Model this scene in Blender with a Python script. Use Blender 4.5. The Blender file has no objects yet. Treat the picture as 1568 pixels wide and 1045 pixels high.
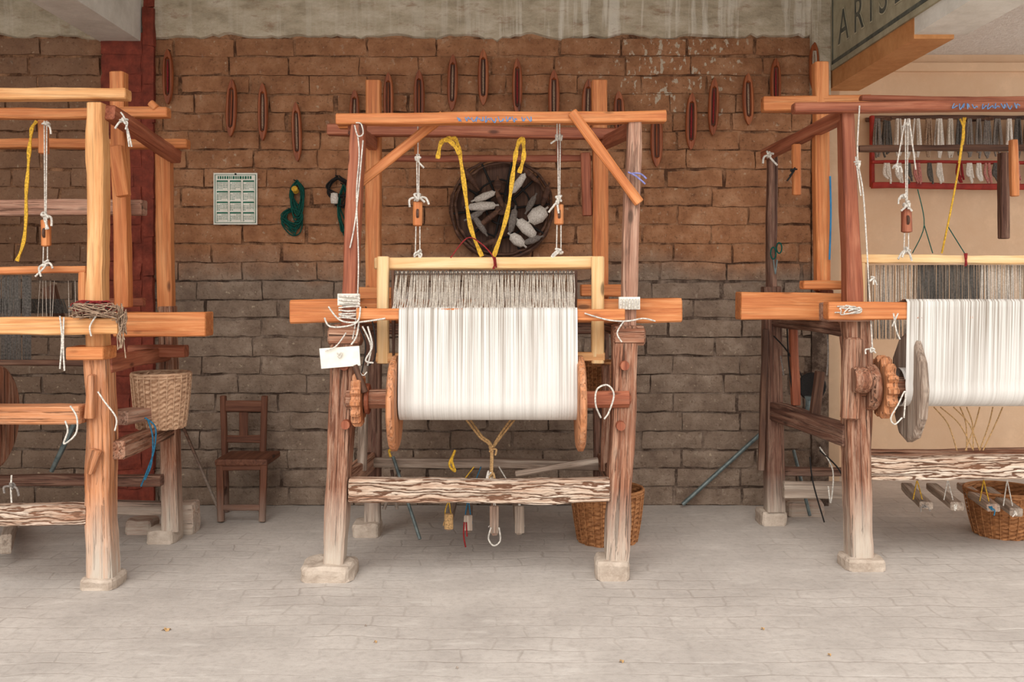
import bpy, math, random
from mathutils import Vector, Matrix, noise
random.seed(7)
F=1524.0; CX=784.0; HY=430.0; CH=1.35
def P(x,y,D): return Vector(((x-CX)/F*D, D, CH-(y-HY)/F*D))
def lin(c):
    r=[]
    for v in c:
        v=min(v,255)/255.0
        r.append(v/12.92 if v<=0.04045 else ((v+0.055)/1.055)**2.4)
    return (r[0],r[1],r[2],1.0)
col=bpy.context.scene.collection

# ------------------------------------------------------------------ materials
class NT:
    def __init__(s,name):
        s.m=bpy.data.materials.new(name); s.m.use_nodes=True
        s.t=s.m.node_tree; s.b=s.t.nodes['Principled BSDF']
        s.b.inputs['Specular IOR Level'].default_value=0.25
    def n(s,typ,**kw):
        nd=s.t.nodes.new(typ)
        for k,v in kw.items(): setattr(nd,k,v)
        return nd
    def l(s,a,b): s.t.links.new(a,b)
    def val(s,sock,v):
        if isinstance(v,bpy.types.NodeSocket): s.l(v,sock)
        else: sock.default_value=v
    def noise(s,vec,scale,detail=4,rough=0.6,dist=0.0):
        nd=s.n('ShaderNodeTexNoise'); nd.inputs['Scale'].default_value=scale
        nd.inputs['Detail'].default_value=detail; nd.inputs['Roughness'].default_value=rough
        nd.inputs['Distortion'].default_value=dist
        if vec is not None: s.l(vec,nd.inputs['Vector'])
        return nd.outputs['Fac']
    def mapping(s,vec,scale,loc=None):
        nd=s.n('ShaderNodeMapping'); s.l(vec,nd.inputs['Vector']); nd.inputs['Scale'].default_value=scale
        if loc is not None: s.val(nd.inputs['Location'],loc)
        return nd.outputs['Vector']
    def ramp(s,fac,stops):
        nd=s.n('ShaderNodeValToRGB'); s.l(fac,nd.inputs['Fac'])
        e=nd.color_ramp.elements
        e[0].position=stops[0][0]; e[0].color=stops[0][1]
        e[1].position=stops[-1][0]; e[1].color=stops[-1][1]
        for p,c in stops[1:-1]:
            x=e.new(p); x.color=c
        return nd.outputs['Color']
    def mix(s,fac,a,b,mode='MIX'):
        nd=s.n('ShaderNodeMix',data_type='RGBA',blend_type=mode)
        s.val(nd.inputs[0],fac); s.val(nd.inputs[6],a); s.val(nd.inputs[7],b)
        return nd.outputs[2]
    def math(s,op,a,b=0.0,clamp=False):
        nd=s.n('ShaderNodeMath',operation=op,use_clamp=clamp); s.val(nd.inputs[0],a); s.val(nd.inputs[1],b)
        return nd.outputs[0]
    def mrange(s,v,a,b,c=0.0,d=1.0):
        nd=s.n('ShaderNodeMapRange'); s.l(v,nd.inputs[0])
        for i,x in enumerate((a,b,c,d)): nd.inputs[i+1].default_value=x
        return nd.outputs[0]
    def bump(s,h,strength=0.5,dist=0.01):
        nd=s.n('ShaderNodeBump'); nd.inputs['Strength'].default_value=strength; nd.inputs['Distance'].default_value=dist
        s.l(h,nd.inputs['Height']); s.l(nd.outputs[0],s.b.inputs['Normal'])
    def base(s,c): s.val(s.b.inputs['Base Color'],c)
    def rough(s,r): s.b.inputs['Roughness'].default_value=r
W=(1,1,1,1); K=(0,0,0,1)

def wood(name,c1,c2,c3,rough=0.6,dust=0.8,streak=0.6,cath=False,bump=0.5,ztop=0.42,worn=0.0):
    s=NT(name)
    tc=s.n('ShaderNodeTexCoord'); oi=s.n('ShaderNodeObjectInfo')
    off=s.n('ShaderNodeVectorMath',operation='SCALE'); off.inputs[0].default_value=(13.1,7.7,5.3)
    s.l(oi.outputs['Random'],off.inputs['Scale'])
    v=s.mapping(tc.outputs['Object'],(1.3,22,22),off.outputs[0])
    n1=s.noise(v,1.6,7,0.65,0.6)
    c=s.ramp(n1,[(0.3,lin(c1)),(0.5,lin(c2)),(0.72,lin(c3))])
    v2=s.mapping(tc.outputs['Object'],(2.5,110,110),off.outputs[0])
    n2=s.noise(v2,1.0,3,0.5)
    dark=s.ramp(n2,[(0.36,K),(0.5,W)])
    c=s.mix(streak*0.45,c,s.mix(dark,lin([x*0.5 for x in c1]),c),'MIX')
    h=s.math('ADD',n1,s.math('MULTIPLY',n2,0.6))
    if cath:
        wv=s.n('ShaderNodeTexWave',wave_type='BANDS',bands_direction='Z')
        s.l(s.mapping(tc.outputs['Object'],(0.20,1,1),off.outputs[0]),wv.inputs['Vector'])
        wv.inputs['Scale'].default_value=15; wv.inputs['Distortion'].default_value=15
        wv.inputs['Detail'].default_value=4; wv.inputs['Detail Scale'].default_value=1.7
        m=s.ramp(wv.outputs['Fac'],[(0.10,K),(0.34,W)])
        c=s.mix(m,lin([x*0.66 for x in c1]),c)
        h=s.math('ADD',h,s.math('MULTIPLY',wv.outputs['Fac'],1.0))
    n3=s.noise(s.mapping(tc.outputs['Object'],(1,1,1),off.outputs[0]),4.0,2)
    c=s.mix(s.mrange(n3,0.45,0.75,0,0.45),c,lin(c1))
    kv=s.n('ShaderNodeTexVoronoi'); kv.inputs['Scale'].default_value=1.0
    s.l(s.mapping(tc.outputs['Object'],(3.2,9,9),off.outputs[0]),kv.inputs['Vector'])
    kn=s.mrange(kv.outputs['Distance'],0.07,0.13,0.75,0.0)
    c=s.mix(kn,c,lin([x*0.4 for x in c1]))
    if worn>0:   # pale abrasion and dark splits on old timber
        v3=s.mapping(tc.outputs['Object'],(2.2,30,30),off.outputs[0])
        n4=s.noise(v3,1.4,8,0.75,0.7)
        c=s.mix(s.mrange(n4,0.46,0.64,0,0.6*worn),c,lin((204,168,142)))
        n5=s.noise(s.mapping(tc.outputs['Object'],(1.6,80,80),off.outputs[0]),1.0,5,0.6,0.5)
        cr=s.mrange(n5,0.375,0.42,1,0)
        c=s.mix(s.math('MULTIPLY',cr,0.8*worn,True),c,lin((62,38,26)))
        h=s.math('SUBTRACT',h,s.math('MULTIPLY',cr,1.2))
    if dust>0:
        g=s.n('ShaderNodeNewGeometry'); sp=s.n('ShaderNodeSeparateXYZ'); s.l(g.outputs['Position'],sp.inputs[0])
        z=s.mrange(sp.outputs['Z'],ztop,0.02,0,1)
        nn=s.noise(v,1.1,6,0.7)
        f=s.math('MULTIPLY',s.math('MULTIPLY',z,s.mrange(nn,0.25,0.6,0.2,1.35)),dust,True)
        c=s.mix(f,c,lin((196,182,166)))
    s.base(c); s.rough(rough); s.bump(h,bump,0.006)
    return s.m
M={}
M['orange']=wood('orange_pine',(176,98,54),(204,128,76),(224,158,104),0.5)
M['light']=wood('pale_pine',(214,162,106),(234,194,140),(242,212,166),0.55,streak=0.3,bump=0.3)
M['yellow']=wood('peeled_pine',(192,126,74),(218,160,104),(232,184,132),0.5)
M['red']=wood('reddish_wood',(118,62,44),(156,90,64),(186,122,92),0.55)
M['dark']=wood('old_dark_wood',(58,38,30),(92,64,50),(128,94,74),0.65,dust=0.5)
M['leg']=wood('aged_leg_wood',(98,60,44),(142,92,68),(182,132,104),0.7,dust=1.0,streak=1.0,bump=0.9,worn=1.0)
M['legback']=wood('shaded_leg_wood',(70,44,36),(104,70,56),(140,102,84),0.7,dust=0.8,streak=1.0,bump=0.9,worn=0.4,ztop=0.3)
M['legor']=wood('aged_orange_leg',(158,96,60),(198,132,88),(216,158,118),0.6,dust=1.0,streak=0.9,bump=0.8,worn=0.5)
M['grey']=wood('weathered_grey_wood',(110,90,76),(164,144,128),(202,188,172),0.8,dust=0.4,streak=1.0,bump=0.9)
M['crack']=wood('weathered_cracked_rail',(152,104,76),(210,186,164),(228,212,196),0.75,dust=0.1,streak=0.6,cath=True,bump=1.0)
M['greypost']=wood('sun_greyed_post',(130,90,72),(176,132,110),(198,166,144),0.7,streak=1.0,bump=0.8,worn=0.4)
M['plainbrown']=wood('chair_brown',(74,44,32),(106,66,48),(126,84,64),0.6,dust=0.25,ztop=0.2)
M['shuttle']=wood('shuttle_wood',(104,50,26),(150,78,42),(180,108,66),0.35,dust=0)

def fabric(name,c,c2=None,rough=0.9,scale=120,bump=0.4):
    s=NT(name); tc=s.n('ShaderNodeTexCoord')
    n=s.noise(tc.outputs['Object'],scale,3)
    c2=c2 or [x*0.72 for x in c]
    s.base(s.ramp(n,[(0.35,lin(c2)),(0.65,lin(c))])); s.rough(rough); s.bump(n,bump,0.002)
    return s.m
M['wstring']=fabric('white_string',(232,224,212))
M['ystrap']=fabric('yellow_strap',(226,176,60))
M['blue']=fabric('blue_twine',(48,112,144))
M['lilac']=fabric('lilac_rag',(150,150,210))
M['teal']=fabric('teal_green_twine',(20,84,72))
M['ochre']=fabric('ochre_cord',(206,164,112))
M['greyth']=fabric('grey_warp',(206,196,182),(168,156,142))
M['greyth2']=fabric('dark_warp',(104,98,92),(66,62,58))
M['brownth']=fabric('brown_heddle_cord',(176,150,126),(124,98,80))
M['redyarn']=fabric('red_yarn',(150,44,44))
M['pinkyarn']=fabric('pink_yarn',(200,130,120))
M['blackrub']=fabric('black_wire',(34,30,28),rough=0.6)
M['whiteyarn']=fabric('white_yarn',(228,220,210),(186,176,164))
M['greyyarn']=fabric('grey_yarn',(140,130,122))
M['paper']=fabric('paper_tag',(236,232,220),(224,218,204),scale=20,bump=0.1)
M['green']=fabric('green_print',(50,112,90),(44,100,78),scale=20,bump=0)
M['bluep']=fabric('blue_paint',(120,150,186),(90,126,176),scale=60)
M['metal']=fabric('galvanised_pipe',(120,130,128),(88,98,98),0.45,30,0.2)
M['metal'].node_tree.nodes['Principled BSDF'].inputs['Metallic'].default_value=0.4
M['plastic_blue']=fabric('blue_cloth_tape',(50,130,176),(40,96,140),0.5,12)
M['redframe']=fabric('red_paint',(160,50,38),(130,38,30),0.6,15)
M['letter']=fabric('sign_letter_paint',(74,78,72),(104,104,92),0.8,14,0.1)
M['letterhi']=fabric('sign_letter_outline',(200,192,164),(166,160,136),0.8,14,0.1)

def concrete(name,c1,c2,scale=6,bump=0.6,board=False):
    s=NT(name); g=s.n('ShaderNodeNewGeometry'); p=g.outputs['Position']
    n=s.noise(s.mapping(p,(1,1,2.5) if board else (1,1,1)),scale,8,0.7)
    c=s.ramp(n,[(0.3,lin(c1)),(0.62,lin(c2))])
    if not board:
        n2=s.noise(p,scale*3.3,5,0.7)
        c=s.mix(s.mrange(n2,0.52,0.7,0,0.4),c,lin([min(255,x*1.08) for x in c2]))
    n3=s.noise(p,60,4)
    h=s.math('ADD',n,s.math('MULTIPLY',n3,0.35))
    s.base(c); s.rough(0.9); s.bump(h,bump,0.015); return s.m
def band():
    s=NT('rough_concrete_band'); g=s.n('ShaderNodeNewGeometry'); p=g.outputs['Position']
    n=s.noise(s.mapping(p,(1,1,2.2)),5,9,0.72)
    c=s.ramp(n,[(0.3,lin((156,142,120))),(0.5,lin((192,178,154))),(0.68,lin((216,204,184)))])
    d=s.noise(s.mapping(p,(16,1,0.8)),1.0,4,0.6)
    sp=s.n('ShaderNodeSeparateXYZ'); s.l(p,sp.inputs[0])
    reg=s.mrange(sp.outputs['X'],-0.5,0.3,0.3,1)
    c=s.mix(s.math('MULTIPLY',s.mrange(d,0.52,0.6,0,0.8),reg),c,lin((226,218,202)))
    e=s.noise(s.mapping(p,(5,1,14)),1.3,6,0.7)
    c=s.mix(s.mrange(e,0.57,0.67,0,0.5),c,lin((146,104,78)))
    s.base(c); s.rough(0.92); s.bump(s.math('ADD',n,s.math('MULTIPLY',s.noise(p,60,4),0.35)),0.8,0.02); return s.m
M['conc']=band()
M['block']=concrete('concrete_block',(156,138,122),(196,180,164),9)
M['whitebeam']=concrete('painted_concrete_beam',(200,194,182),(224,220,210),4,0.3)
M['cream']=concrete('cream_plaster',(216,180,146),(224,192,160),2,0.12)
M['stucco']=concrete('stucco_ceiling',(222,212,202),(244,238,230),30,1.0)
M['roof']=concrete('roof_underside',(150,140,126),(176,166,150),4,0.4)
M['sign']=concrete('sign_panel',(140,134,110),(176,168,142),5,0.2)
M['signedge']=concrete('ochre_painted_edge',(176,116,66),(204,146,94),5,0.3)

def brickmat():
    s=NT('adobe_brick'); g=s.n('ShaderNodeNewGeometry'); p=g.outputs['Position']
    rnd=g.outputs['Random Per Island']
    sp=s.n('ShaderNodeSeparateXYZ'); s.l(p,sp.inputs[0])
    n=s.noise(p,9,8,0.7); nf=s.noise(p,55,5,0.7)
    up=s.ramp(n,[(0.3,lin((146,98,68))),(0.5,lin((174,122,86))),(0.7,lin((196,148,112)))])
    lo=s.ramp(n,[(0.3,lin((120,100,86))),(0.5,lin((144,124,107))),(0.7,lin((168,148,130)))])
    big=s.noise(p,1.6,5,0.65)
    zz=s.math('ADD',sp.outputs['Z'],s.math('MULTIPLY',s.math('SUBTRACT',big,0.5),0.5))
    f=s.mrange(zz,1.34,1.54,0,1)
    c=s.mix(f,lo,up)
    c=s.mix(s.mrange(rnd,0,1,0,0.30),c,s.mix(0.5,c,lin((92,66,50))))
    fx=s.mrange(sp.outputs['X'],-2.3,-2.6,0,0.6)
    c=s.mix(fx,c,lin((130,106,88)))
    bl=s.noise(p,2.6,6,0.7)
    c=s.mix(s.mrange(bl,0.52,0.72,0,0.35),c,lin((112,84,62)))
    vd=s.n('ShaderNodeVectorMath',operation='DISTANCE'); s.l(s.mapping(p,(1,0,1)),vd.inputs[0]); vd.inputs[1].default_value=(0.98,0,2.66)
    reg=s.mrange(vd.outputs['Value'],0.12,0.5,1,0)
    ch=s.noise(s.mapping(p,(1.5,1,0.9)),22,3,0.55)
    m=s.math('MULTIPLY',s.mrange(s.math('ADD',ch,s.math('MULTIPLY',reg,0.10)),0.655,0.70,0,0.85),s.mrange(reg,0.0,0.3,0.25,1))
    c=s.mix(m,c,lin((206,192,170)))
    sp2=s.noise(p,34,2,0.5)
    c=s.mix(s.mrange(sp2,0.69,0.74,0,0.55),c,lin((204,184,156)))
    c=s.mix(s.mrange(nf,0.34,0.44,0.5,0),c,lin((84,60,44)))
    s.base(c); s.rough(0.92)
    s.bump(s.math('ADD',s.math('MULTIPLY',n,0.8),s.math('MULTIPLY',nf,0.8)),0.9,0.016); return s.m
M['brick']=brickmat()
def mortar():
    s=NT('clay_mortar'); g=s.n('ShaderNodeNewGeometry'); p=g.outputs['Position']
    sp=s.n('ShaderNodeSeparateXYZ'); s.l(p,sp.inputs[0])
    n=s.noise(p,7,8,0.75)
    up=s.ramp(n,[(0.42,lin((92,62,44))),(0.6,lin((178,132,98)))])
    lo=s.ramp(n,[(0.42,lin((78,62,52))),(0.6,lin((146,126,110)))])
    c=s.mix(s.mrange(sp.outputs['Z'],1.38,1.5,0,1),lo,up)
    s.base(c); s.rough(0.95); s.bump(n,1.0,0.02); return s.m
M['mortar']=mortar()
def redcol():
    s=NT('red_painted_brick'); g=s.n('ShaderNodeNewGeometry'); p=g.outputs['Position']
    n=s.noise(p,12,6,0.7)
    s.base(s.ramp(n,[(0.3,lin((90,42,32))),(0.6,lin((136,62,46))),(0.8,lin((166,96,76)))])); s.rough(0.8); s.bump(n,0.7,0.01); return s.m
M['redcol']=redcol()
def floormat():
    s=NT('dusty_brick_paving'); g=s.n('ShaderNodeNewGeometry'); p=g.outputs['Position']
    wob=s.n('ShaderNodeTexNoise'); wob.inputs['Scale'].default_value=2.2; wob.inputs['Detail'].default_value=5; s.l(p,wob.inputs['Vector'])
    vm=s.n('ShaderNodeVectorMath',operation='SCALE'); s.l(wob.outputs['Color'],vm.inputs[0]); vm.inputs['Scale'].default_value=0.16
    va=s.n('ShaderNodeVectorMath',operation='ADD'); s.l(p,va.inputs[0]); s.l(vm.outputs[0],va.inputs[1])
    b=s.n('ShaderNodeTexBrick'); s.l(va.outputs[0],b.inputs['Vector'])
    b.inputs['Scale'].default_value=1.0; b.inputs['Brick Width'].default_value=0.24; b.inputs['Row Height'].default_value=0.12
    b.inputs['Mortar Size'].default_value=0.009; b.inputs['Mortar Smooth'].default_value=1.0; b.inputs['Bias'].default_value=0
    n=s.noise(p,2.2,8,0.7); n2=s.noise(p,30,5,0.7)
    c=s.ramp(n,[(0.3,lin((172,163,155))),(0.7,lin((200,191,182)))])
    vis=s.mrange(s.noise(p,1.3,4,0.6),0.38,0.64,0.0,0.55)
    c=s.mix(s.math('MULTIPLY',b.outputs['Fac'],vis),c,lin((154,142,132)))
    c=s.mix(s.mrange(n2,0.3,0.52,0.4,0),c,lin((148,138,130)))
    st=s.noise(s.mapping(p,(2.5,9,1)),1.4,6,0.7)
    c=s.mix(s.mrange(st,0.56,0.66,0,0.35),c,lin((216,209,200)))
    h=s.math('SUBTRACT',s.math('MULTIPLY',n2,0.6),s.math('MULTIPLY',b.outputs['Fac'],vis))
    s.base(c); s.rough(0.9); s.bump(h,0.5,0.008); return s.m
M['floor']=floormat()
def clothmat(name='white_warp_cloth'):
    s=NT(name); g=s.n('ShaderNodeNewGeometry'); p=g.outputs['Position']
    sp=s.n('ShaderNodeSeparateXYZ'); s.l(p,sp.inputs[0])
    n=s.noise(s.mapping(p,(230,0.3,1.0)),1,3,0.7)
    n2=s.noise(s.mapping(p,(50,0.3,0.9)),1,3,0.6)
    f=s.mrange(sp.outputs['Z'],0.78,1.15,0.25,1)
    a=s.math('MULTIPLY',s.mrange(s.math('ADD',s.math('MULTIPLY',n,0.6),s.math('MULTIPLY',n2,0.4)),0.41,0.54,1.0,0),f)
    c=s.mix(a,lin((224,219,212)),lin((150,138,126)))
    s.base(c); s.rough(0.85); s.bump(n,0.6,0.003)
    return s.m
M['cloth']=clothmat()
def basketmat(name,c1,c2):
    s=NT(name); tc=s.n('ShaderNodeTexCoord')
    n=s.noise(s.mapping(tc.outputs['Object'],(30,30,90)),1,4)
    s.base(s.ramp(n,[(0.3,lin(c1)),(0.65,lin(c2))])); s.rough(0.75); s.bump(n,0.5,0.003); return s.m
M['basketA']=basketmat('pale_wicker',(160,120,92),(210,174,142))
M['basketB']=basketmat('brown_wicker',(124,78,46),(186,130,84))

# ------------------------------------------------------------------ builders
def empty(name,loc):
    e=bpy.data.objects.new(name,None); e.location=loc; e.empty_display_size=0.1; col.objects.link(e); return e
def link(ob,parent,basis=None):
    col.objects.link(ob)
    if basis is not None: ob.matrix_basis=basis
    if parent is not None:
        ob.parent=parent; ob.matrix_parent_inverse=Matrix.Translation(-Vector(parent.location))
    return ob
def mesh(name,v,f,mat,parent=None,basis=None,smooth=False):
    me=bpy.data.meshes.new(name); me.from_pydata([tuple(x) for x in v],[],f); me.update()
    me.materials.append(M[mat] if isinstance(mat,str) else mat)
    if smooth:
        for p in me.polygons: p.use_smooth=True
    return link(bpy.data.objects.new(name,me),parent,basis)
def beam(name,a,b,w,d,mat,parent=None,w2=None,d2=None,rough=0.002,bev=0.006,roll=0.0):
    a=Vector(a); b=Vector(b); L=(b-a).length; x=(b-a).normalized()
    if abs(x.y)<0.75:
        y=Vector((0,1,0)); y=(y-x*y.dot(x)).normalized(); z=x.cross(y)
    else:
        z=Vector((0,0,1)); z=(z-x*z.dot(x)).normalized(); y=z.cross(x)
    R=Matrix((x,y,z)).transposed().to_4x4()
    if roll: R=R@Matrix.Rotation(roll,4,'X')
    basis=Matrix.Translation(a)@R
    w2=w2 or w; d2=d2 or d
    n=max(2,int(L/0.06)); v=[];f=[]
    sx=random.random()*100
    bv=min(bev,w*0.25,d*0.25)
    for i in range(n+1):
        t=i/n; hw=(w*(1-t)+w2*t)/2; hd=(d*(1-t)+d2*t)/2; e=bv
        hw+=noise.noise(Vector((sx+30,t*L*4,0)))*rough*1.6
        oz=noise.noise(Vector((sx,t*L*2.2,0)))*rough*3; oy=noise.noise(Vector((sx+9,t*L*2.2,0)))*rough*3
        k=[(hd,hw-e),(hd-e,hw),(-hd+e,hw),(-hd,hw-e),(-hd,-hw+e),(-hd+e,-hw),(hd-e,-hw),(hd,-hw+e)]
        xx=t*L
        for (py,pz) in k:
            v.append((xx,py+oy+random.uniform(-rough,rough)*0.5,pz+oz+random.uniform(-rough,rough)*0.5))
    for end in (0,n):
        hw=(w if end==0 else w2)/2; hd=(d if end==0 else d2)/2; xx=(-bv*0.6 if end==0 else L+bv*0.6); e=bv
        for (py,pz) in [(hd-e,hw-1.6*e),(hd-1.6*e,hw-e),(-hd+1.6*e,hw-e),(-hd+e,hw-1.6*e),(-hd+e,-hw+1.6*e),(-hd+1.6*e,-hw+e),(hd-1.6*e,-hw+e),(hd-e,-hw+1.6*e)]:
            v.append((xx,py,pz))
    for i in range(n):
        for j in range(8):
            f.append((i*8+j,i*8+(j+1)%8,(i+1)*8+(j+1)%8,(i+1)*8+j))
    s0=(n+1)*8; s1=s0+8
    for j in range(8):
        f.append((s0+j,s0+(j+1)%8,(j+1)%8,j)); f.append((n*8+j,n*8+(j+1)%8,s1+(j+1)%8,s1+j))
    f.append(tuple(s0+j for j in range(7,-1,-1))); f.append(tuple(s1+j for j in range(8)))
    return mesh(name,v,f,mat,parent,basis)
def pb(name,x0,y0,x1,y1,D,wpx,dep,mat,parent=None,D1=None,w2=None,**k):
    """timber with ends located by photograph measurement at true depth D"""
    D1=D if D1 is None else D1; Dm=(D+D1)/2
    return beam(name,P(x0,y0,D),P(x1,y1,D1),wpx/F*Dm,dep,mat,parent,w2=None if w2 is None else w2/F*Dm,**k)
def rough_block(name,x0,x1,y0,y1,D,dep,mat,parent=None,j=0.006):
    a=P(x0,y0,D); b=P(x1,y1,D); z1=a.z; z0=max(0.0,b.z) if b.z<0.06 else b.z
    if z0<0.05: z0=0.0
    X0,X1=a.x,b.x; Y0,Y1=D-dep/2,D+dep/2
    v=[];f=[];idx={}
    nx,ny,nz=8,5,4
    def g(i,j_,k):
        key=(i,j_,k)
        if key in idx: return idx[key]
        cx,cy,cz=i/nx,j_/ny,k/nz
        p=Vector((X0+(X1-X0)*cx,Y0+(Y1-Y0)*cy,z0+(z1-z0)*cz))
        e=sum([i in(0,nx),j_ in(0,ny),k==nz])
        c=Vector(((X0+X1)/2,(Y0+Y1)/2,(z0+z1)/2))
        if e>=2: p+= (c-p)*0.05*e
        if k>0: p+=Vector((noise.noise(p*14),noise.noise(p*14+Vector((5,5,5))),noise.noise(p*14+Vector((9,1,3)))))*j*1.5
        idx[key]=len(v); v.append(p); return idx[key]
    for i in range(nx):
        for k in range(nz):
            f.append((g(i,0,k),g(i+1,0,k),g(i+1,0,k+1),g(i,0,k+1))); f.append((g(i,ny,k),g(i,ny,k+1),g(i+1,ny,k+1),g(i+1,ny,k)))
    for j_ in range(ny):
        for k in range(nz):
            f.append((g(0,j_,k),g(0,j_,k+1),g(0,j_+1,k+1),g(0,j_+1,k))); f.append((g(nx,j_,k),g(nx,j_+1,k),g(nx,j_+1,k+1),g(nx,j_,k+1)))
    for i in range(nx):
        for j_ in range(ny):
            f.append((g(i,j_,nz),g(i+1,j_,nz),g(i+1,j_+1,nz),g(i,j_+1,nz))); f.append((g(i,j_,0),g(i,j_+1,0),g(i+1,j_+1,0),g(i+1,j_,0)))
    return mesh(name,v,f,mat,parent)
def smoothpts(pts,n=6):
    pts=[Vector(p) for p in pts]
    if len(pts)<3: return pts
    out=[]
    for i in range(len(pts)-1):
        p0=pts[max(0,i-1)];p1=pts[i];p2=pts[i+1];p3=pts[min(len(pts)-1,i+2)]
        for k in range(n):
            t=k/n
            out.append(0.5*((2*p1)+(-p0+p2)*t+(2*p0-5*p1+4*p2-p3)*t*t+(-p0+3*p1-3*p2+p3)*t**3))
    out.append(pts[-1]); return out
def ropes(name,lists,r,mat,parent=None,smooth=True):
    cu=bpy.data.curves.new(name,'CURVE'); cu.dimensions='3D'; cu.bevel_depth=r; cu.bevel_resolution=2
    for pts in lists:
        pp=smoothpts(pts) if smooth else [Vector(p) for p in pts]
        sp=cu.splines.new('POLY'); sp.points.add(len(pp)-1)
        for i,p in enumerate(pp): sp.points[i].co=(p.x,p.y,p.z,1)
    cu.materials.append(M[mat]); cu.use_fill_caps=True
    return link(bpy.data.objects.new(name,cu),parent)
def knot(name,x,y,D,r,mat,parent,tails=2,seed=0):
    rn=random.Random(seed+int(x*7+y)); c=P(x,y,D); L=[]
    pts=[c+Vector((rn.uniform(-r,r)*.8,rn.uniform(-r,r)*0.8,rn.uniform(-r,r)*.8)) for _ in range(9)]
    L.append(pts)
    for t in range(tails):
        q=c+Vector((rn.uniform(-2.4,2.4)*r,-r*0.5,rn.uniform(-3.0,-1.0)*r))
        L.append([c,(c+q)/2+Vector((rn.uniform(-r,r),0,r*0.6)),q])
    return ropes(name,L,r*0.24,mat,parent)
def disc(name,c,r,th,mat,parent,n=40,teeth=0,sy=1.0,jit=0.0,axis='X'):
    v=[];f=[];prof=[(-0.5,0.0),(-0.5,0.93),(-0.3,1.0),(0.3,1.0),(0.5,0.93),(0.5,0.0)]
    m=len(prof)
    if teeth: n=teeth*4
    jj=[random.uniform(-jit,jit) for _ in range(n)]
    for i in range(n):
        a=2*math.pi*i/n
        k=1.0
        if teeth: k=1.0 if (i%4)<2 else 0.84
        for (x,q) in prof:
            rr=q*r*(k if q>0.5 else 1)*(1+jj[i])
            v.append((math.sin(a)*rr,math.cos(a)*rr*sy,x*th))
    for i in range(n):
        for j in range(m-1):
            f.append((i*m+j,((i+1)%n)*m+j,((i+1)%n)*m+j+1,i*m+j+1))
    if axis=='X': R=Matrix(((0,0,1),(0,1,0),(1,0,0))).to_4x4()
    else: R=Matrix(((0,1,0),(0,0,1),(1,0,0))).to_4x4()
    return mesh(name,v,f,mat,parent,Matrix.Translation(c)@R)
def lathe_pts(prof,n=20):
    v=[];f=[];m=len(prof)
    for i in range(n):
        a=2*math.pi*i/n
        for (r,z) in prof: v.append((r*math.cos(a),r*math.sin(a),z))
    for i in range(n):
        for j in range(m-1): f.append((i*m+j,((i+1)%n)*m+j,((i+1)%n)*m+j+1,i*m+j+1))
    return v,f
def threads(name,x0,x1,path,n,r,mat,parent,jit=0.3,skip=0.0,seed=1,wob=0.0):
    rn=random.Random(seed); v=[];f=[]
    for i in range(n):
        if rn.random()<skip: continue
        x=x0+(x1-x0)*(i+0.5)/n; dx=(x1-x0)/n*jit
        xs=[x+rn.uniform(-dx,dx)+rn.uniform(-wob,wob) for _ in path]
        b=len(v)
        for k,(y,z) in enumerate(path):
            yy=y+rn.uniform(-1,1)*r
            v+= [(xs[k]-r,yy,z),(xs[k],yy-r,z),(xs[k]+r,yy,z)]
        for k in range(len(path)-1):
            for j in range(3):
                f.append((b+k*3+j,b+k*3+(j+1)%3,b+k*3+3+(j+1)%3,b+k*3+3+j))
    return mesh(name,v,f,mat,parent)
def box_into(v,f,x0,x1,y0,y1,z0,z1):
    b=len(v)
    v+= [(x0,y0,z0),(x1,y0,z0),(x1,y1,z0),(x0,y1,z0),(x0,y0,z1),(x1,y0,z1),(x1,y1,z1),(x0,y1,z1)]
    f+= [(b,b+3,b+2,b+1),(b+4,b+5,b+6,b+7),(b,b+1,b+5,b+4),(b+1,b+2,b+6,b+5),(b+2,b+3,b+7,b+6),(b+3,b,b+4,b+7)]
def boxm(name,x0,x1,y0,y1,z0,z1,mat,parent=None):
    v=[];f=[];box_into(v,f,x0,x1,y0,y1,z0,z1); return mesh(name,v,f,mat,parent)

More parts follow.
